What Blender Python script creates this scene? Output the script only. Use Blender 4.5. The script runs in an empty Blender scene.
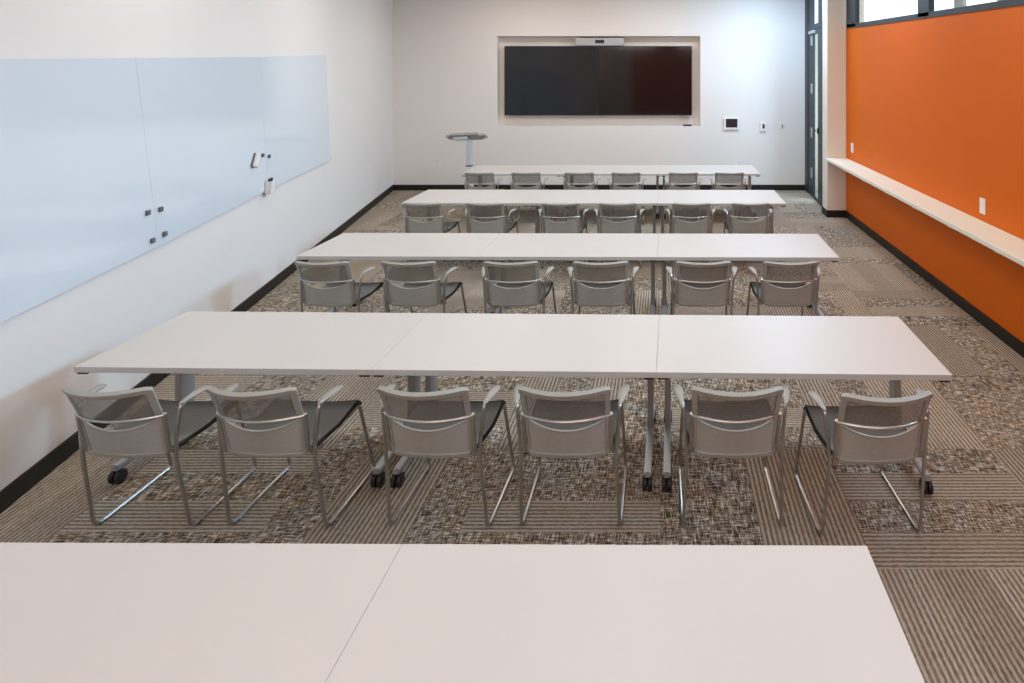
import bpy, bmesh, math, random
from mathutils import Vector, Matrix
random.seed(7)
C = bpy.context.scene.collection
PI = math.pi

# ------------------------------------------------------------------ helpers
def link(o): C.objects.link(o); return o

def obj(name, bm, mat, parent=None, smooth=False, angle=40):
    me = bpy.data.meshes.new(name)
    bmesh.ops.recalc_face_normals(bm, faces=bm.faces[:])
    if smooth:
        for f in bm.faces: f.smooth = True
        for e in bm.edges:
            if len(e.link_faces) == 2 and e.calc_face_angle(0) > math.radians(angle): e.smooth = False
    bm.to_mesh(me); bm.free()
    for m in (mat if isinstance(mat, (list, tuple)) else [mat]): me.materials.append(m)
    o = link(bpy.data.objects.new(name, me))
    if parent: o.parent = parent
    return o

def thing(name, label, cat, loc=(0, 0, 0), rotz=0, group=None):
    o = link(bpy.data.objects.new(name, None)); o.empty_display_size = .1
    o.location = loc; o.rotation_euler = (0, 0, rotz)
    return tag(o, label, cat, group)

def tag(o, label, cat, group=None):
    o['label'] = label; o['category'] = cat
    if group: o['group'] = group
    return o

def struct(name, bm, mat, parent=None, smooth=False):
    o = obj(name, bm, mat, parent, smooth)
    if not parent: o['kind'] = 'structure'
    return o

def dup(root, loc, rotz, label, group):
    r = root.copy(); link(r); r.location = loc; r.rotation_euler = (0, 0, rotz)
    r['label'] = label; r['group'] = group
    for ch in list(root.children):
        c = ch.copy(); link(c); c.parent = r
        for g in list(ch.children):
            d = g.copy(); link(d); d.parent = c
    return r

def box(bm, x0, x1, y0, y1, z0, z1, bev=0, seg=2, mat=0):
    v = [bm.verts.new((x, y, z)) for x in (x0, x1) for y in (y0, y1) for z in (z0, z1)]
    fs = [bm.faces.new([v[i] for i in q]) for q in ((0,1,3,2),(4,6,7,5),(0,4,5,1),(2,3,7,6),(0,2,6,4),(1,5,7,3))]
    for f in fs: f.material_index = mat
    if bev:
        es = list({e for f in fs for e in f.edges})
        r = bmesh.ops.bevel(bm, geom=es, offset=bev, segments=seg, affect='EDGES', profile=.5)
        for f in r['faces']: f.material_index = mat
    return bm

def bx(*a, **k): return box(bmesh.new(), *a, **k)

def hexa(bm, pts, mat=0):
    """8 points: bottom ring of 4, then the ring of 4 above them"""
    v = [bm.verts.new(p) for p in pts]
    for q in ((3,2,1,0),(4,5,6,7),(0,1,5,4),(1,2,6,5),(2,3,7,6),(3,0,4,7)):
        bm.faces.new([v[i] for i in q]).material_index = mat
    return bm

def fillet(path, r, n=5):
    P = [Vector(p) for p in path]; out = [P[0]]
    for i in range(1, len(P) - 1):
        rr = r[i] if isinstance(r, (list, tuple)) else r
        a = P[i-1] - P[i]; b = P[i+1] - P[i]
        k = min(rr, a.length * .48, b.length * .48)
        p, q = P[i] + a.normalized() * k, P[i] + b.normalized() * k
        for j in range(n + 1):
            t = j / n
            out.append(p * (1-t)**2 + P[i] * 2*t*(1-t) + q * t*t)
    out.append(P[-1]); return out

def tube(bm, path, r, seg=8, sx=1, sy=1, mat=0):
    P = [Vector(p) for p in path]; rings = []
    T = [(P[min(i+1, len(P)-1)] - P[max(i-1, 0)]).normalized() for i in range(len(P))]
    u = T[0].orthogonal().normalized()
    for i, p in enumerate(P):
        u = (u - T[i] * u.dot(T[i])).normalized(); w = T[i].cross(u)
        rr = r[i] if isinstance(r, (list, tuple)) else r
        rings.append([bm.verts.new(p + u*math.cos(a)*rr*sx + w*math.sin(a)*rr*sy) for a in (2*PI*k/seg for k in range(seg))])
    for a, b in zip(rings, rings[1:]):
        for k in range(seg):
            bm.faces.new((a[k], a[(k+1) % seg], b[(k+1) % seg], b[k])).material_index = mat
    bm.faces.new(rings[0][::-1]).material_index = mat; bm.faces.new(rings[-1]).material_index = mat
    return bm

def cyl(bm, c, axis, r, h, seg=16, mat=0, bev=0):
    a = Vector(axis).normalized(); c = Vector(c)
    if bev: return tube(bm, [c-a*h/2, c-a*(h/2-bev*.3), c-a*(h/2-bev), c+a*(h/2-bev), c+a*(h/2-bev*.3), c+a*h/2],
                        [r-bev, r-bev*.3, r, r, r-bev*.3, r-bev], seg, mat=mat)
    return tube(bm, [c - a*h/2, c + a*h/2], r, seg, mat=mat)

def sheet(bm, f, us, vs, th, mat=0):
    """thick sheet through f(u,v); thickness along the averaged normal"""
    e = 1e-3; top, bot = [], []
    for u in us:
        rt, rb = [], []
        for v in vs:
            p = Vector(f(u, v)); n = (Vector(f(u+e, v)) - Vector(f(u-e, v))).cross(Vector(f(u, v+e)) - Vector(f(u, v-e)))
            n.normalize()
            rt.append(bm.verts.new(p + n*th/2)); rb.append(bm.verts.new(p - n*th/2))
        top.append(rt); bot.append(rb)
    nu, nv = len(us), len(vs)
    def q(*v): bm.faces.new(v).material_index = mat
    for i in range(nu-1):
        for j in range(nv-1):
            q(top[i][j], top[i+1][j], top[i+1][j+1], top[i][j+1]); q(bot[i][j], bot[i][j+1], bot[i+1][j+1], bot[i+1][j])
    for i in range(nu-1):
        q(top[i][0], bot[i][0], bot[i+1][0], top[i+1][0]); q(top[i][-1], top[i+1][-1], bot[i+1][-1], bot[i][-1])
    for j in range(nv-1):
        q(top[0][j], top[0][j+1], bot[0][j+1], bot[0][j]); q(top[-1][j], bot[-1][j], bot[-1][j+1], top[-1][j+1])
    return bm

def lin(a, b, n): return [a + (b-a)*i/n for i in range(n+1)]
def interp(x, pts):
    if x <= pts[0][0]: return pts[0][1]
    for (x0, y0), (x1, y1) in zip(pts, pts[1:]):
        if x <= x1: return y0 + (y1-y0)*(x-x0)/(x1-x0)
    return pts[-1][1]

# ------------------------------------------------------------------ materials
def mat(name, col, rough=.5, metal=0, spec=.5, var=0, vscale=8, bump=0, bscale=200, coat=0, alpha=None):
    m = bpy.data.materials.new(name); m.use_nodes = True
    nt = m.node_tree; b = nt.nodes['Principled BSDF']
    b.inputs['Base Color'].default_value = (*col, 1); b.inputs['Roughness'].default_value = rough
    b.inputs['Metallic'].default_value = metal; b.inputs['Specular IOR Level'].default_value = spec
    b.inputs['Coat Weight'].default_value = coat; b.inputs['Coat Roughness'].default_value = .08
    tc = nt.nodes.new('ShaderNodeTexCoord')
    if var:
        n = nt.nodes.new('ShaderNodeTexNoise'); n.inputs['Scale'].default_value = vscale; n.inputs['Detail'].default_value = 4
        nt.links.new(tc.outputs['Object'], n.inputs['Vector'])
        mr = nt.nodes.new('ShaderNodeMapRange'); mr.inputs['To Min'].default_value = 1-var; mr.inputs['To Max'].default_value = 1+var
        nt.links.new(n.outputs['Fac'], mr.inputs['Value'])
        mx = nt.nodes.new('ShaderNodeVectorMath'); mx.operation = 'SCALE'; mx.inputs[0].default_value = col
        nt.links.new(mr.outputs['Result'], mx.inputs['Scale']); nt.links.new(mx.outputs[0], b.inputs['Base Color'])
    if bump:
        n = nt.nodes.new('ShaderNodeTexNoise'); n.inputs['Scale'].default_value = bscale
        nt.links.new(tc.outputs['Object'], n.inputs['Vector'])
        bp = nt.nodes.new('ShaderNodeBump'); bp.inputs['Strength'].default_value = bump; bp.inputs['Distance'].default_value = .002
        nt.links.new(n.outputs['Fac'], bp.inputs['Height']); nt.links.new(bp.outputs['Normal'], b.inputs['Normal'])
    return m

def mesh_mat(name, col, trans):
    """woven open mesh: part of the light passes straight through the weave"""
    m = mat(name, col, .75, var=.12, vscale=60)
    nt = m.node_tree; b = nt.nodes['Principled BSDF']; out = nt.nodes['Material Output']
    t = nt.nodes.new('ShaderNodeBsdfTransparent'); mx = nt.nodes.new('ShaderNodeMixShader')
    mx.inputs[0].default_value = trans
    nt.links.new(b.outputs[0], mx.inputs[1]); nt.links.new(t.outputs[0], mx.inputs[2]); nt.links.new(mx.outputs[0], out.inputs['Surface'])
    return m

def glass_mat(name, tint=(.9, .95, .95)):
    m = bpy.data.materials.new(name); m.use_nodes = True; nt = m.node_tree
    nt.nodes.remove(nt.nodes['Principled BSDF']); out = nt.nodes['Material Output']
    t = nt.nodes.new('ShaderNodeBsdfTransparent'); t.inputs[0].default_value = (*tint, 1)
    g = nt.nodes.new('ShaderNodeBsdfGlossy'); g.inputs['Roughness'].default_value = .02
    mx = nt.nodes.new('ShaderNodeMixShader'); mx.inputs[0].default_value = .06
    nt.links.new(t.outputs[0], mx.inputs[1]); nt.links.new(g.outputs[0], mx.inputs[2])
    nt.links.new(mx.outputs[0], out.inputs['Surface']); return m

M = dict(
    wall=mat('wall_paint', (.79, .755, .725), .7, spec=.25, var=.012, vscale=2, bump=.08, bscale=160),
    beige=mat('stub_paint', (.78, .745, .67), .7, spec=.25, var=.015, vscale=2),
    orange=mat('orange_paint', (.66, .135, .006), .55, spec=.15, var=.02, vscale=2, bump=.08, bscale=160),
    ceil=mat('ceiling_paint', (.72, .71, .69), .8, spec=.2, var=.02, vscale=3),
    niche=mat('niche_paint', (.80, .74, .67), .6, var=.01),
    base=mat('rubber_base', (.012, .011, .010), .5, spec=.4, var=.15, vscale=5),
    frame=mat('dark_frame_paint', (.013, .020, .029), .5, var=.06),
    board=mat('glass_board', (.69, .76, .81), .12, spec=.5, var=.006, vscale=1.5, coat=.3),
    board_edge=mat('glass_edge', (.60, .67, .72), .15, var=.05),
    top=mat('white_laminate', (.60, .555, .52), .38, spec=.4, var=.01, vscale=3),
    edge=mat('edge_band', (.50, .49, .475), .5, var=.03),
    leg=mat('silver_paint', (.40, .40, .41), .38, metal=.45, var=.04),
    beam=mat('dark_rail', (.05, .042, .036), .5, var=.1),
    black=mat('black_plastic', (.012, .012, .013), .45, var=.1),
    chrome=mat('chrome', (.52, .51, .49), .32, metal=1, var=.03),
    plast=mat('grey_plastic', (.34, .335, .305), .5, var=.03),
    pad=mat('arm_plastic', (.33, .315, .285), .45, var=.03),
    mesh=mesh_mat('back_mesh', (.22, .21, .19), .52),
    mesh2=mesh_mat('lower_mesh', (.47, .472, .44), .2),
    seat=mat('seat_fabric', (.24, .235, .22), .8, spec=.2, var=.15, vscale=80, bump=.2, bscale=500),
    shelf=mat('shelf_laminate', (.83, .85, .75), .45, var=.03, vscale=6),
    white=mat('white_plastic', (.78, .77, .76), .4, var=.02),
    screen=mat('screen_glass', (.006, .006, .007), .09, spec=.5, var=.05),
    lcd=mat('lcd_dark', (.03, .024, .026), .2, var=.1),
    silver=mat('silver_plastic', (.42, .42, .43), .4, var=.03),
    grey=mat('grey_rubber', (.13, .13, .135), .5, var=.1),
    lect=mat('lectern_top', (.36, .36, .34), .45, var=.04),
    lcol=mat('lectern_column', (.62, .66, .72), .3, metal=.3, var=.03),
    glass=glass_mat('clear_glass'),
    cream=mat('cream_stucco', (.42, .34, .23), .8, var=.05),
    pave=mat('pale_paving', (.55, .56, .58), .8, var=.1),
)

# ---- carpet: quarter-turn planks laid four to a block, ribbed and mottled
def carpet():
    m = bpy.data.materials.new('carpet_planks'); m.use_nodes = True
    nt = m.node_tree; b = nt.nodes['Principled BSDF']; b.inputs['Roughness'].default_value = .95
    b.inputs['Specular IOR Level'].default_value = .1
    def val(x, sock):
        if isinstance(x, (int, float)): sock.default_value = x
        else: nt.links.new(x, sock)
    def op(o, a, c=0.0, d=0.0):
        n = nt.nodes.new('ShaderNodeMath'); n.operation = o
        val(a, n.inputs[0]); val(c, n.inputs[1]); val(d, n.inputs[2]); return n.outputs[0]
    def mixc(f, a, c):
        n = nt.nodes.new('ShaderNodeMix'); n.data_type = 'RGBA'; val(f, n.inputs[0])
        for s, x in ((n.inputs[6], a), (n.inputs[7], c)):
            if isinstance(x, tuple): s.default_value = (*x, 1)
            else: nt.links.new(x, s)
        return n.outputs[2]
    def mixf(f, a, c): return op('ADD', op('MULTIPLY', a, op('SUBTRACT', 1, f)), op('MULTIPLY', c, f))
    tc = nt.nodes.new('ShaderNodeTexCoord'); sp = nt.nodes.new('ShaderNodeSeparateXYZ')
    nt.links.new(tc.outputs['Object'], sp.inputs[0]); x, y = sp.outputs[0], sp.outputs[1]
    u = op('DIVIDE', op('ADD', x, 10.01), 1.0); v = op('DIVIDE', op('ADD', y, 9.14 - 2.858), .914)
    i, k = op('FLOOR', u), op('FLOOR', v)
    fu, fv = op('FRACT', u), op('FRACT', v)
    o = op('FLOORED_MODULO', op('ADD', i, k), 2)            # 1: planks run along x
    p = op('FLOOR', op('MULTIPLY', mixf(o, fu, fv), 4))
    h = op('FRACT', op('MULTIPLY', op('SINE', op('ADD', op('ADD', op('MULTIPLY', i, SA), op('MULTIPLY', k, SB)), op('ADD', op('MULTIPLY', p, SC), SD))), 1371.7))
    kind = op('MULTIPLY', op('GREATER_THAN', h, .5), op('SUBTRACT', 1, op('MULTIPLY', op('COMPARE', i, 11.0, .1), op('COMPARE', k, 9.0, .1))))                        # 1: mottled
    along, across = mixf(o, y, x), mixf(o, x, y)
    def noise(sa, sc, det=2, off=0.0):
        cb = nt.nodes.new('ShaderNodeCombineXYZ')
        val(op('MULTIPLY', along, sa), cb.inputs[0]); val(op('MULTIPLY', across, sc), cb.inputs[1])
        val(op('ADD', op('MULTIPLY', h, 37.0), off), cb.inputs[2])
        n = nt.nodes.new('ShaderNodeTexNoise'); n.inputs['Scale'].default_value = 1; n.inputs['Detail'].default_value = det
        nt.links.new(cb.outputs[0], n.inputs['Vector']); return n.outputs['Fac']
    def smooth(x, a, c):
        n = nt.nodes.new('ShaderNodeMapRange'); n.interpolation_type = 'SMOOTHSTEP'
        val(x, n.inputs['Value']); n.inputs['From Min'].default_value = a; n.inputs['From Max'].default_value = c
        return n.outputs['Result']
    # ribbed
    w = op('SINE', op('MULTIPLY', across, 2*PI/.0262))
    w2 = op('ADD', op('MULTIPLY', w, .5), op('MULTIPLY', op('SUBTRACT', noise(40, 170, 3), .5), 2.1))
    rib = mixc(smooth(w2, -.6, .6), RIB_D, RIB_L)
    rib = mixc(smooth(noise(1.5, 9), .3, .75), rib, mixc(.30, rib, (.30, .20, .12)))
    # mottled
    a1, a2 = noise(20, 130, 2, 5), noise(130, 20, 2, 11)
    mm = op('ADD', op('MULTIPLY', op('MAXIMUM', a1, a2), .62), op('MULTIPLY', op('MINIMUM', a1, a2), .38))
    dk = smooth(mm, .40, .54); lt = smooth(mm, .54, .645)
    mid = mixc(smooth(noise(6, 7, 2, 3), .45, .66), MOT_M, MOT_R)
    mot = mixc(lt, mixc(dk, MOT_D, mid), MOT_L)
    col = mixc(kind, rib, mot)
    # each plank a little lighter or darker
    br = op('ADD', .88, op('MULTIPLY', op('FRACT', op('MULTIPLY', h, 13.7)), .24))
    sc = nt.nodes.new('ShaderNodeVectorMath'); sc.operation = 'SCALE'
    nt.links.new(col, sc.inputs[0]); nt.links.new(br, sc.inputs['Scale']); nt.links.new(sc.outputs[0], b.inputs['Base Color'])
    bp = nt.nodes.new('ShaderNodeBump'); bp.inputs['Strength'].default_value = .5; bp.inputs['Distance'].default_value = .004
    nt.links.new(mixf(kind, w, mm), bp.inputs['Height']); nt.links.new(bp.outputs['Normal'], b.inputs['Normal'])
    return m
SA, SB, SC, SD = 7.559, 6.081, 7.523, 3.654
RIB_D, RIB_L = (.165, .135, .105), (.51, .445, .365)
MOT_D, MOT_M, MOT_R, MOT_L = (.055, .046, .037), (.31, .26, .21), (.32, .23, .15), (.72, .67, .58)
M['carpet'] = carpet()

M['carpet'] = carpet()

# ------------------------------------------------------------------ the room
CEIL = 4.0; YB = 12.06; YF = -3.2; XR = 2.915
def xl(y): return -2.795 - .2025*y                       # face of the left wall
def sill(y): return 2.833 + .0307*(y - 4.99)             # sill line of the high window
struct('floor', bx(-6.2, 3.4, YF-.2, YB+.5, -.1, 0), M['carpet'])
struct('ceiling', bx(-6.2, 3.4, YF-.2, YB+.5, CEIL, CEIL+.1), M['ceil'])
bm = bmesh.new()
hexa(bm, [(xl(y)-dx, y, z) for z in (0, CEIL) for (y, dx) in ((YF, 0), (YB+.4, 0), (YB+.4, .2), (YF, .2))])
struct('wall_left', bm, M['wall'])
# back wall with the display niche
NX0, NX1, NZ0, NZ1 = -3.21, .745, 1.245, 3.0
bm = bmesh.new()
box(bm, xl(YB)-.05, NX0, YB, YB+.4, 0, CEIL); box(bm, NX1, 2.95, YB, YB+.4, 0, CEIL)
box(bm, NX0, NX1, YB, YB+.4, 0, NZ0); box(bm, NX0, NX1, YB, YB+.4, NZ1, CEIL)
wb = struct('wall_back', bm, M['wall'])
bm = bmesh.new()
box(bm, NX0, NX1, YB+.2, YB+.22, NZ0, NZ1)
struct('niche_panel', bm, M['niche'], wb)
# right wall, orange, under and over the long high window
bm = bmesh.new()
WY0, WY1 = -1.6, 9.77
hexa(bm, [(x, y, 0) for x, y in ((XR, YF), (XR+.2, YF), (XR+.2, 9.82), (XR, 9.82))] +
         [(x, y, sill(y)) for x, y in ((XR, YF), (XR+.2, YF), (XR+.2, 9.82), (XR, 9.82))])
box(bm, XR, XR+.2, YF, 9.82, 3.72, CEIL)
hexa(bm, [(x, y, sill(y)) for x, y in ((XR, YF), (XR+.2, YF), (XR+.2, WY0), (XR, WY0))] +
         [(x, y, 3.72) for x, y in ((XR, YF), (XR+.2, YF), (XR+.2, WY0), (XR, WY0))])
struct('wall_right', bm, M['orange'])
struct('wall_alcove', bx(2.62, 3.2, 9.82, 10.12, 0, CEIL), M['beige'])
bm = bmesh.new(); box(bm, -2.6, 3.1, YF-.15, YF, 0, CEIL)
struct('wall_front', bm, M['wall'])
struct('trim_1', bx(-1.35, XR, YF, YF+.02, .11, CEIL), M['orange'])
# baseboards
BH = .108
bm = bmesh.new(); hexa(bm, [(xl(y)+dx, y, z) for z in (0, BH) for (y, dx) in ((YF, 0), (YB, 0), (YB, .015), (YF, .015))])
struct('baseboard_left', bm, M['base'])
struct('baseboard_back', bx(xl(YB), 2.79, YB-.015, YB, 0, BH), M['base'])
bm = bmesh.new(); box(bm, XR-.015, XR, YF, 9.82, 0, BH); box(bm, 2.605, XR, 9.805, 9.82, 0, BH); box(bm, 2.605, 2.62, 9.82, 10.12, 0, BH)
struct('baseboard_right', bm, M['base'])
struct('baseboard_front', bx(-2.2, XR-.02, YF+.02, YF+.035, 0, BH), M['base'])

# high window on the right: frame bar along the sill, posts, glass
def zz(y, d=0): return sill(y) + d
bm = bmesh.new()
X0, X1 = XR-.012, XR+.05
hexa(bm, [(x, y, zz(y, a)) for a in (0, .062) for x, y in ((X0, WY0), (X1, WY0), (X1, WY1), (X0, WY1))])
box(bm, X0, X1, WY0, WY1, 3.66, 3.72)
for ya, yb in ((9.31, 9.77), (6.75, 7.04), (3.6, 3.75), (.6, .75), (WY0, WY0+.1)):
    hexa(bm, [(x, y, zz(y, .02)) for x, y in ((X0, ya), (X1, ya), (X1, yb), (X0, yb))] + [(x, y, 3.70) for x, y in ((X0, ya), (X1, ya), (X1, yb), (X0, yb))])
wn = struct('window_1', bm, M['frame'])
bm = bmesh.new(); hexa(bm, [(x, y, zz(y, .03)) for x, y in ((XR+.02, WY0+.05), (XR+.03, WY0+.05), (XR+.03, WY1-.05), (XR+.02, WY1-.05))] +
     [(x, y, 3.69) for x, y in ((XR+.02, WY0+.05), (XR+.03, WY0+.05), (XR+.03, WY1-.05), (XR+.02, WY1-.05))])
struct('window_glass', bm, M['glass'], wn)
bm = bmesh.new()
for ya, yb in ((6.2, 6.38), (5.42, 5.56)):
    hexa(bm, [(x, y, zz(y, .05)) for x, y in ((XR+.09, ya), (XR+.13, ya), (XR+.13, yb), (XR+.09, yb))] + [(x, y, 3.68) for x, y in ((XR+.09, ya), (XR+.13, ya), (XR+.13, yb), (XR+.09, yb))])
struct('window_mullion', bm, M['silver'], wn)

# glazed door with transom in the alcove (s runs from the back corner towards the camera)
def dbox(bm, s0, s1, z0, z1, t0, t1, bev=0):
    P = lambda s, t: (2.79 - .05*s + t, YB - s)
    hexa(bm, [(*P(s, t), z) for z in (z0, z1) for s, t in ((s0, t0), (s0, t1), (s1, t1), (s1, t0))])
    return bm
bm = bmesh.new()
dbox(bm, 0, .30, 0, CEIL, -.012, .06); dbox(bm, 1.60, 1.93, 0, CEIL, -.012, .06); dbox(bm, .29, 1.61, 3.07, 3.16, -.008, .05)
dbox(bm, .29, 1.61, 3.9, CEIL, 0, .05); dbox(bm, .29, .80, 3.15, 3.92, 0, .025); dbox(bm, 1.22, 1.62, 3.15, 3.92, 0, .025)
dr = struct('door_1', bm, M['frame'])
bm = bmesh.new()
dbox(bm, .31, .84, .01, 3.06, 0, .025); dbox(bm, 1.20, 1.59, .01, 3.06, 0, .025)
dbox(bm, .84, 1.20, 2.98, 3.06, 0, .025); dbox(bm, .84, 1.20, .01, .06, 0, .025)
lf = struct('door_leaf', bm, M['frame'], dr)
bm = bmesh.new(); dbox(bm, .83, 1.21, .05, 3.0, .009, .016); dbox(bm, .79, 1.23, 3.15, 3.91, .009, .016)
struct('door_glass', bm, M['glass'], dr)
for z in (2.876, 1.996, 1.187, .45):
    bm = bmesh.new(); dbox(bm, .62, .72, z-.09, z+.09, -.015, .005)
    struct('hinge', bm, M['silver'], lf)
bm = bmesh.new(); dbox(bm, 1.21, 1.27, 1.22, 1.32, -.02, .005); tube(bm, [(2.79-.05*1.2-.03, YB-1.2, 1.27), (2.79-.05*1.2-.06, YB-1.2, 1.27), (2.79-.05*1.08-.06, YB-1.08, 1.27)], .012)
struct('door_handle', bm, M['black'], lf)
bm = bmesh.new(); dbox(bm, .5, .95, 3.0, 3.05, -.04, .002); struct('door_closer', bm, M['silver'], lf)

# outdoors beside the door
struct('exterior_paving', bx(3.4, 9, 5, 16, -.12, -.02), M['pave'])
struct('exterior_wall', bx(2.96, 6, 12.10, 12.3, -.02, 3.12), M['cream'])

# ------------------------------------------------------------------ wall boards on the left
def onwall(y, z, off=0):
    n = Vector((1, .2025, 0)).normalized()
    return Vector((xl(y), y, z)) + n*off
seams = [((2.30, 2.330), (2.56, .985)), ((4.28, 2.389), (4.54, 1.017)), ((6.20, 2.445), (6.396, 1.078)), ((8.156, 2.52), (8.333, 1.113))]
blab = ['pale glass whiteboard panel nearest the camera on the left wall', 'middle pale glass whiteboard panel on the left wall',
        'far pale glass whiteboard panel, closest to the back corner on the left wall']
for j in range(3):
    (ta, ba), (tb, bb) = seams[j], seams[j+1]
    g = .001
    q = [(ba[0]+g, ba[1]), (bb[0]-g, bb[1]), (tb[0]-g, tb[1]), (ta[0]+g, ta[1])]
    bm = bmesh.new()
    hexa(bm, [onwall(*p, .012) for p in q] + [onwall(*p, .024) for p in q])
    for f in bm.faces: f.material_index = 1
    bm.faces.ensure_lookup_table(); bm.faces[1].material_index = 0
    t = thing('glass_whiteboard', blab[j], 'whiteboard', onwall((ba[0]+bb[0])/2, (ba[1]+bb[1])/2, 0), 0, 'glass whiteboard panels on the left wall')
    p = obj('board_panel', bm, [M['board'], M['board_edge']], t); p.location = -t.location
    for fr in (.12, .88):
        for e in (.12, .88):
            bm = bmesh.new()
            y = q[0][0]*(1-fr)*(1-e) + q[1][0]*fr*(1-e) + q[2][0]*fr*e + q[3][0]*(1-fr)*e
            z = q[0][1]*(1-fr)*(1-e) + q[1][1]*fr*(1-e) + q[2][1]*fr*e + q[3][1]*(1-fr)*e
            cyl(bm, onwall(y, z, .007), (1, .2025, 0), .02, .013)
            p = obj('standoff', bm, M['silver'], t); p.location = -t.location
WR = math.atan(.2025)                                     # wall turned about z: local +X = out of wall, +Y = along the wall
def on_board(o, y, z, off=.0245): o.location = onwall(y, z, off); o.rotation_euler = (0, 0, WR); return o
mg = [(4.40, 1.293, 'upper left'), (4.55, 1.284, 'upper right'), (4.455, 1.080, 'lower left'), (4.60, 1.0905, 'lower right')]
first = None
def magnet():
    bm = bx(0, .02, -.018, .018, -.018, .018, bev=.004); return bm
for y, z, w in mg:
    o = tag(obj('magnet', magnet(), M['grey']), f'small dark square magnet, {w} of the four on the near whiteboard seam', 'magnet', 'square magnets on the whiteboards')
    on_board(o, y, z)
for y, z, w in ((6.25, 1.455, 'left one of the pair above the marker holder'), (6.40, 1.424, 'right one of the pair above the marker holder')):
    o = tag(obj('magnet', magnet(), M['grey']), f'small dark square magnet, {w} on the whiteboard', 'magnet', 'square magnets on the whiteboards')
    on_board(o, y, z)
t = thing('board_eraser', 'white whiteboard eraser with grey felt stuck aslant on the glass whiteboard', 'eraser'); on_board(t, 6.06, 1.43)
e1 = obj('felt_pad', bx(0, .018, -.028, .028, -.07, .07, bev=.004), M['grey'], t)
e2 = obj('eraser_body', bx(.016, .05, -.03, .03, -.074, .074, bev=.01, seg=3), M['white'], t)
for e in (e1, e2): e.rotation_euler = (math.radians(-32), 0, 0)
t = thing('marker_holder', 'white marker cup on the whiteboard above its lower edge', 'marker holder'); on_board(t, 6.37, 1.12)
bm = bmesh.new()
box(bm, 0, .006, -.055, .055, -.07, .07); box(bm, .05, .056, -.055, .055, -.07, .055); box(bm, 0, .056, -.055, -.049, -.07, .055)
box(bm, 0, .056, .049, .055, -.07, .055); box(bm, 0, .056, -.055, .055, -.07, -.064)
obj('cup', bm, M['white'], t)
for k, (yy, tilt, lab, mm) in enumerate(((-.02, .12, 'black capped marker leaning left in the white marker holder', M['black']), (.028, -.25, 'short black marker at the right side of the white marker holder', M['black']))):
    r = thing('marker', lab, 'marker'); on_board(r, 6.37+yy, 1.12)
    bm = bmesh.new(); tube(bm, [(.03, 0, -.06), (.03, 0, .04)], .009, 10); p1 = obj('barrel', bm, M['white'], r, True)
    bm = bmesh.new(); tube(bm, [(.03, 0, .035), (.03, 0, .08), (.03, 0, .084)], [.0105, .0105, .006], 10); p2 = obj('cap', bm, mm, r, True)
    for p in (p1, p2): p.rotation_euler = (tilt*.5, 0, 0)

# ------------------------------------------------------------------ display niche
for x0, x1, w in ((-3.078, -1.259, 'left'), (-1.255, .5855, 'right')):
    t = thing('television', f'large black flat television, {w} one of the pair in the wall niche', 'television', ((x0+x1)/2, YB+.04, 1.453), 0, 'televisions in the wall niche')
    h = (x1-x0)/2; H = 2.808-1.453
    obj('bezel', bx(-h, h, .004, .10, 0, H, bev=.004), M['black'], t)
    obj('screen', bx(-h+.012, h-.012, 0, .006, .02, H-.012), M['screen'], t)
    obj('wall_mount', bx(-.3, .3, .10, .16, .4, .9), M['black'], t)
t = thing('video_bar', 'silver conference video bar centred above the two televisions', 'video bar', (-1.215, YB+.02, 2.812))
obj('bar_body', bx(-.473, .473, 0, .09, 0, .15, bev=.012, seg=3), M['silver'], t, True)
p = obj('lens_panel', bx(-.088, .088, -.004, .004, .048, .115, bev=.0035), M['black'], t)
for xx in (-.05, 0, .05):
    bm = bmesh.new(); cyl(bm, (xx, -.006, .081), (0, 1, 0), .016, .008); obj('lens', bm, M['screen'], p, True)
obj('bar_bracket', bx(-.1, .1, .09, .15, .03, .12), M['black'], t)
t = thing('remote_control', 'small black remote lying on the niche ledge below the right television', 'remote', (.497, YB+.05, NZ0))
obj('remote_body', bx(-.085, .085, -.02, .02, 0, .03, bev=.006), M['black'], t)
obj('keypad', bx(-.06, .05, -.012, .012, .03, .033), M['grey'], t)

# wall controls on the back wall
t = thing('control_panel', 'white wall touch panel with dark screen right of the niche', 'control panel', (1.344, YB, 1.296))
obj('panel_frame', bx(-.146, .146, -.035, 0, -.117, .117, bev=.01), M['white'], t)
obj('panel_screen', bx(-.105, .118, -.038, -.033, -.072, .096), M['lcd'], t)
t = thing('thermostat', 'small white wall thermostat with dark display near the door', 'thermostat', (1.961, YB, 1.238))
obj('thermostat_body', bx(-.06, .06, -.03, .004, -.09, .09, bev=.008), M['white'], t)
obj('display', bx(-.01, .03, -.033, -.028, -.035, .05), M['lcd'], t)
t = thing('light_switch', 'white light switch plate closest to the door on the back wall', 'light switch', (2.34, YB, 1.253))
obj('switch_plate', bx(-.044, .044, -.008, 0, -.055, .055, bev=.003), M['white'], t)
obj('rocker', bx(-.016, .016, -.014, -.006, -.032, .032, bev=.002), M['pad'], t)
def outlet(label, loc, rotz, w, h):
    t = thing('wall_outlet', label, 'outlet', loc, rotz, 'wall outlets')
    obj('outlet_plate', bx(-w/2, w/2, -.008, 0, -h/2, h/2, bev=.003), M['white'], t)
    for s in (-1, 1):
        p = obj('socket', bx(-.02, .02, -.011, -.006, s*h*.21-.02, s*h*.21+.02, bev=.002), M['white'], t)
        if rotz: continue
        bm = bmesh.new()
        for xx in (-.007, .007): box(bm, xx-.0015, xx+.0015, -.0125, -.010, s*h*.21-.004, s*h*.21+.01)
        obj('slot', bm, M['black'], p)
outlet('white wall outlet low on the back wall left of the lectern', (-4.378, YB, .54), 0, .136, .148)
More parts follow.
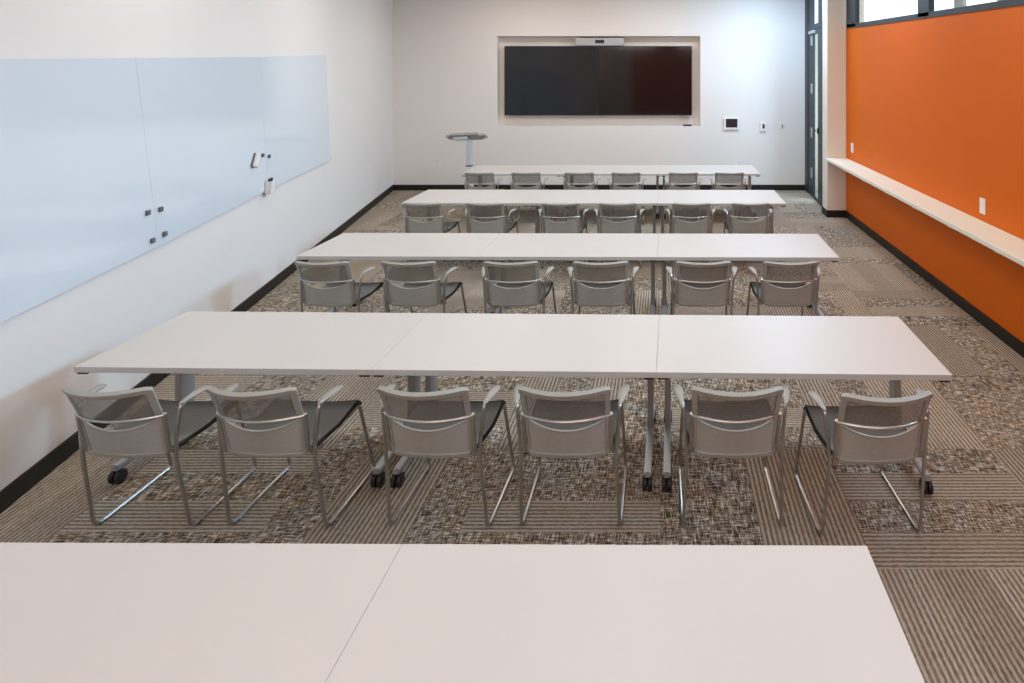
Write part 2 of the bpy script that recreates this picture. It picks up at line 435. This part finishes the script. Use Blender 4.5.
outlet('white wall outlet low on the back wall behind the farthest table row, right end', (1.50, YB, .53), 0, .07, .115)
outlet('white outlet on the orange wall far end, just above the shelf by the alcove', (XR, 9.49, 1.137), PI*1.5, .115, .148)
outlet('white outlet on the orange wall above the shelf, nearer the camera', (XR, 5.63, 1.077), PI*1.5, .095, .143)

# long shelf on the orange wall
t = thing('wall_shelf', 'long pale wood ledge shelf along the orange wall', 'shelf', (XR, 4.0, .9))
obj('shelf_board', bx(-.33, 0, -5.6, 5.82, 0, .04, bev=.004), M['shelf'], t)
for y in [4.86 + .803*k for k in range(-6, 7)]:
    if y > 9.75: continue
    bm = bmesh.new(); hexa(bm, [(-.30, y-4.02, -.02), (0, y-4.02, -.16), (0, y-3.98, -.16), (-.30, y-3.98, -.02),
                                (-.30, y-4.02, 0), (0, y-4.02, 0), (0, y-3.98, 0), (-.30, y-3.98, 0)])
    obj('bracket', bm, M['shelf'], t)

# lectern behind the farthest tables
t = thing('lectern', 'slim lectern with tilted grey top on a silver column by the back wall', 'lectern', (-3.386, 10.9, 0))
bm = bmesh.new(); box(bm, -.335, .335, -.20, .20, -.018, .018, bev=0)
bmesh.ops.bevel(bm, geom=[e for e in bm.edges if abs(e.verts[0].co.z - e.verts[1].co.z) > .01], offset=.09, segments=5, affect='EDGES')
p = obj('lectern_top', bm, M['lect'], t); p.location = (-.042, 0, 1.165); p.rotation_euler = (math.radians(-19), math.radians(-2.5), 0)
obj('tilt_bracket', bx(-.20, .05, -.13, -.02, -.075, -.018, bev=.01), M['lcol'], p)
obj('upper_column', bx(-.045, .045, -.045, .045, .66, 1.12, bev=.01), M['lcol'], t)
obj('collar', bx(-.05, .05, -.05, .05, .63, .665, bev=.004), M['grey'], t)
obj('lower_column', bx(-.055, .055, -.055, .055, .06, .64, bev=.008), M['white'], t)
b = obj('base_plate', bx(-.28, .28, -.24, .24, .045, .075, bev=.01), M['lcol'], t)
for sx in (-1, 1):
    for sy in (-1, 1):
        bm = bmesh.new(); cyl(bm, (sx*.24, sy*.2, .025), (1, 0, 0), .025, .02); obj('caster', bm, M['black'], b, True)

# ------------------------------------------------------------------ tables
TW, TD, TH = 1.524, .762, .74
def make_table(label, cat='table', group=None):
    """origin on the floor under the middle of the rear edge; the top reaches towards -y"""
    t = thing('folding_table', label, cat, group=group)
    g = .0005
    bm = bx(-TW/2+g, TW/2-g, -TD, 0, TH-.03, TH, bev=.0015, mat=0)
    for f in bm.faces:
        if abs(f.normal.z) < .5: f.material_index = 1
    bm.normal_update()
    for f in bm.faces: f.material_index = 1 if abs(f.normal.z) < .6 else 0
    top = obj('tabletop', bm, [M['top'], M['edge']], t)
    for s in (-1, 1):
        obj('bumper', bx(s*(TW/2-.037)-.027, s*(TW/2-.037)+.027, -TD+.006, -TD+.07, TH-.042, TH-.03, bev=.003), M['black'], top)
    obj('rail', bx(-TW/2+.10, TW/2-.10, -.15, -.07, TH-.085, TH-.03, bev=.004), M['beam'], t)
    for s in (-1, 1):
        x = s*(TW/2 - .054)
        bm = bmesh.new(); box(bm, x-.019, x+.019, -.15, -.03, .10, TH-.03, bev=.006)
        leg = obj('leg', bm, M['leg'], t)
        bm = bmesh.new()
        hexa(bm, [(x-.02, -.59, .078), (x+.02, -.59, .078), (x+.02, .13, .078), (x-.02, .13, .078),
                  (x-.02, -.59, .11), (x+.02, -.59, .11), (x+.02, .13, .11), (x-.02, .13, .11)])
        bmesh.ops.bevel(bm, geom=bm.edges[:], offset=.006, segments=2, affect='EDGES')
        obj('foot', bm, M['leg'], leg)
        obj('mounting_plate', bx(x-.05, x+.05, -.30, -.02, TH-.045, TH-.03), M['beam'], leg)
        for y in (-.565, .105):
            bm = bmesh.new()
            cyl(bm, (x-.0155, y, .038), (1, 0, 0), .038, .022, 18, bev=.005); cyl(bm, (x+.0155, y, .038), (1, 0, 0), .038, .022, 18, bev=.005)
            cyl(bm, (x, y, .038), (1, 0, 0), .014, .03, 10); cyl(bm, (x, y, .066), (0, 0, 1), .012, .03, 10)
            obj('caster', bm, M['black'], leg, True)
    return t
ROWS = [(-.853, 2.038, -.005), (-.016, 3.966, -.019), (-.030, 5.968, -.008), (-.046, 8.19, -.007), (-.021, 10.38, .002)]
RN = ['nearest', 'second', 'third', 'fourth', 'farthest']
T0 = None
for r, (sx, sy, rot) in enumerate(ROWS):
    cs, sn = math.cos(rot), math.sin(rot)
    row = f'{RN[r]} table row' + ('' if r in (0, 4) else ' from the camera')
    for k, w in ((-1.5, 'left end'), (-.5, 'middle'), (.5, 'right end')):
        if r == 0 and k == -1.5: continue
        if r == 0: w = 'left end' if k < 0 else 'right end'
        lab = (f'white folding table on casters, {w} of the {row}' if w != 'middle' else f'white folding table on casters in the middle of the {row}')
        kk, wf = k*TW, 1
        if r == 1: kk, wf = ((-2.2765, 1.035), (-.744, .976), (.762-.003, .996))[int(k+1.5)]
        loc = (sx + kk*cs, sy + kk*sn, 0)
        if T0 is None:
            T0 = make_table(lab, 'table', 'white folding tables in rows'); T0.location = loc; T0.rotation_euler = (0, 0, rot)
        else: dup(T0, loc, rot, lab, 'white folding tables in rows').scale = (wf, (1, 1, 1, 1.11, 1.18)[r], 1)

# ------------------------------------------------------------------ chairs
def make_chair(label, group):
    """origin on the floor; the sitter faces +y; the rear of the sled touches the floor at y=-.20"""
    t = thing('mesh_back_chair', label, 'chair', group=group)
    wz = [(.425, .198), (.645, .206), (.83, .213)]
    yz = [(.42, -.314), (.645, -.365), (.82, -.441)]
    bz = [(.42, .022), (.645, .060), (.83, .073)]
    def S(u, z):
        return (u*interp(z, wz), interp(z, yz) - interp(z, bz)*(1-u*u), z)
    us = lin(-1, 1, 20)
    zt = lambda u:   .814 - .008*max(0, (abs(u)-.86)/.14)**2
    # upper back: plastic frame with an open mesh panel
    bm = bmesh.new()
    sheet(bm, lambda u, v: S(u, zt(u) - .024*(1-v)), us, lin(0, 1, 2), .022)
    for s in (-1, 1):
        sheet(bm, lambda u, v: S(u, .645 + (zt(u)-.010-.645)*v), lin(.885, 1, 3) if s > 0 else lin(-1, -.885, 3), lin(0, 1, 6), .013)
    up = obj('upper_backrest', bm, M['plast'], t, True)
    bm = bmesh.new(); sheet(bm, lambda u, v: S(u*.91, .642 + (.80-.642)*v), us, lin(0, 1, 6), .003)
    obj('mesh_panel', bm, M['mesh'], up, True)
    # lower back
    lt = lambda u: .638 - .054*(1-u*u)
    lb = lambda u: .424 + .03*max(0, (abs(u)-.85)/.15)**2
    bm = bmesh.new()
    sheet(bm, lambda u, v: S(u, lb(u) + .018*v), us, lin(0, 1, 2), .020)
    for s in (-1, 1):
        sheet(bm, lambda u, v: S(u, lb(u) + (lt(u)-lb(u))*v), lin(.91, .97, 2) if s > 0 else lin(-.97, -.91, 2), lin(0, 1, 6), .012)
    sheet(bm, lambda u, v: S(u, lt(u) - .010*(1-v)), us, lin(0, 1, 1), .008)
    lo = obj('lower_backrest', bm, M['plast'], t, True)
    bm = bmesh.new(); sheet(bm, lambda u, v: S(u*.93, lb(u)+.01 + (lt(u)-lb(u)-.014)*v), us, lin(0, 1, 6), .003)
    obj('mesh_panel', bm, M['mesh2'], lo, True)
    # chrome bar across the back and the side tubes that carry it down to the seat
    bm = bmesh.new(); tube(bm, [Vector(S(u, .645)) + Vector((0, -.010, 0)) for u in lin(-1.02, 1.02, 24)], .0065, 8)
    obj('lumbar_bar', bm, M['chrome'], t, True)
    for s in (-1, 1):
        x = s*.211
        pts = fillet([(x, -.368, .650), (x, -.352, .56), (s*.209, -.330, .435), (s*.207, -.22, .418)], [0, .05, .06, 0])
        bm = bmesh.new(); tube(bm, pts, .011, 8, sx=1.0)
        obj('back_tube', bm, M['chrome'], t, True)
    # seat
    def Q(u, v):
        y = -.312 + .422*v
        z = .440 - .012*math.sin(PI*min(1, v*1.1)) + .024*v - .05*max(0, (v-.9)/.1)**2*.5 + .012*abs(u)**3
        return (u*(.205 + .025*min(1, v*2)), y, z)
    bm = bmesh.new(); sheet(bm, Q, lin(-1, 1, 12), lin(0, 1, 14), .020)
    seat = obj('seat', bm, M['seat'], t, True)
    bd = [Q(-1, v) for v in lin(0, 1, 12)] + [Q(u, 1) for u in lin(-1, 1, 10)[1:]] + [Q(1, v) for v in lin(1, 0, 12)[1:]]
    bm = bmesh.new(); tube(bm, [Vector(p)-Vector((0, 0, .004)) for p in bd], .0105, 8); obj('seat_edge', bm, M['black'], seat, True)
    for y, z in ((.03, .425), (-.24, .415)):
        bm = bmesh.new(); tube(bm, [(-.225, y, z), (.225, y, z)], .009, 8)
        obj('seat_support', bm, M['chrome'], t, True)
    # sled sides: arm post, rear leg, runner and front leg in one bent tube
    for s in (-1, 1):
        pts = [(s*.252, -.272, .672), (s*.252, -.318, .664), (s*.230, -.328, .44), (s*.247, -.245, .0095), (s*.248, .236, .0095), (s*.232, .095, .452), (s*.215, .0, .43)]
        pts = fillet(pts, [0, .025, .10, .05, .035, .03, 0], 6)
        bm = bmesh.new(); tube(bm, pts, .0092, 8)
        leg = obj('leg', bm, M['chrome'], t, True)
        for y in (-.20, .18):
            bm = bmesh.new(); cyl(bm, (s*.2475, y, .0085), (0, 1, 0), .0085*1.25, .03, 10); 
            bmesh.ops.scale(bm, vec=(1, 1, .8), verts=bm.verts[:])
            obj('glide', bm, M['black'], leg, True)
        bm = bmesh.new()
        n = 10; prof = [.004, .011, .014, .016, .019, .021, .023, .024, .024, .020, .008]
        path = [(s*(.254 + .022*k/n), -.330 + .175*k/n, .676 + .008*math.sin(PI*k/n*.9)) for k in range(n+1)]
        tube(bm, path, prof, 12)
        for v in bm.verts:
            zc = interp(v.co.y, [(p[1], p[2]) for p in path]); v.co.z = zc + (v.co.z-zc)*.42
        obj('arm_pad', bm, M['pad'], t, True)
    return t
CH = [  # y of each chair's origin, x of the six chairs
    (3.35, (-2.596, -1.915, -1.110, -.457, .35, 1.017)),
    (5.29, (-2.65, -1.975, -1.182, -.484, .325, 1.0)),
    (7.46, (-2.714, -2.004, -1.156, -.50, .333, 1.0)),
    (9.60, (-2.70, -2.012, -1.221, -.533, .315, .9975)),
]
CR = ['row nearest the camera', 'second row from the camera', 'third row from the camera', 'farthest row']
CO = ['leftmost', 'second from left', 'third from left', 'third from right', 'second from right', 'rightmost']
C0 = None
TURN = [[-.02, -.03, -.03, .0, .01, .05], [-.03, -.02, 0, .01, 0, .02], [0, -.01, .01, 0, 0, .01], [0, 0, 0, 0, 0, 0]]
for r, (y, xs) in enumerate(CH):
    for k, x in enumerate(xs):
        lab = f'grey mesh sled-base armchair, {CO[k]} in the {CR[r]}'
        if C0 is None:
            C0 = make_chair(lab, 'grey mesh chairs at the tables'); C0.location = (x, y, 0); C0.rotation_euler = (0, 0, TURN[r][k])
        else: dup(C0, (x, y - (.05 if (r == 0 and k == 5) else 0), 0), TURN[r][k], lab, 'grey mesh chairs at the tables')

# ------------------------------------------------------------------ light
def area(name, loc, size, power, col, rot=(0, 0, 0), sy=None, spread=180):
    l = bpy.data.lights.new(name, 'AREA'); l.energy = power; l.color = col; l.shape = 'RECTANGLE'
    l.size = size; l.size_y = sy or size; l.spread = math.radians(spread)
    o = link(bpy.data.objects.new(name, l)); o.location = loc; o.rotation_euler = rot; return o
for y, pw in ((-1.5, 11), (1.5, 14), (4.5, 19), (7.5, 25), (10.4, 25)):
    for x in (-2.6, -.3, 1.8):
        if y < 0 and x < -2: x = -1.6
        area('ceiling_lamp', (x, y, CEIL-.03), 1.2, pw*(.85 if x < -1.5 and y < 5 else 1.08), (1, .915, .81), sy=.6)
for x in (-1.2, 1.6):
    area('rear_fill', (x, YF+.5, 3.75), 1.8, 25, (1, .95, .93), (math.radians(58), 0, 0), sy=.5)  # fill light added behind the camera to brighten upright faces; no fixture there
area('alcove_fill', (2.05, 10.4, CEIL-.03), .9, 70, (.30, .62, 1.0), sy=.9)  # added cool fill, turns the right end of the back wall bluish
# daylight through the high window and the door
for y, pw in ((1.0, 130), (4.5, 250), (8.0, 350)):
    area('window_daylight', (XR+.40, y, 3.55), 3.0, pw, (.40, .70, 1.0), (0, math.radians(50), 0), .6, 105).rotation_euler = Vector((.80, 0, .60)).to_track_quat('Z', 'X').to_euler()
area('door_daylight', (3.55, 10.75, 1.9), 1.0, 90, (.55, .77, 1.0), sy=2.8).rotation_euler = Vector((.78, -.55, 0)).to_track_quat('Z', 'Y').to_euler()
w = bpy.data.worlds.new('sky'); bpy.context.scene.world = w; w.use_nodes = True
bg = w.node_tree.nodes['Background']; bg.inputs['Color'].default_value = (.80, .90, 1, 1); bg.inputs['Strength'].default_value = 2.2

# ------------------------------------------------------------------ camera (upright, shifted lens)
cam = bpy.data.cameras.new('camera'); co = link(bpy.data.objects.new('camera', cam))
co.location = (0, 0, 2.2886); co.rotation_euler = (PI/2, 0, 0)
cam.sensor_width = 36; cam.lens = 620/1024*36
cam.shift_x = (512-662)/1024; cam.shift_y = -(341.5-72.6)/1024
cam.clip_start = .05
sc = bpy.context.scene; sc.camera = co
sc.view_settings.view_transform = 'Standard'; sc.view_settings.look = 'None'; sc.view_settings.exposure = 0
sc.cycles.use_denoising = True; sc.cycles.max_bounces = 8; sc.cycles.diffuse_bounces = 5; sc.cycles.transparent_max_bounces = 24
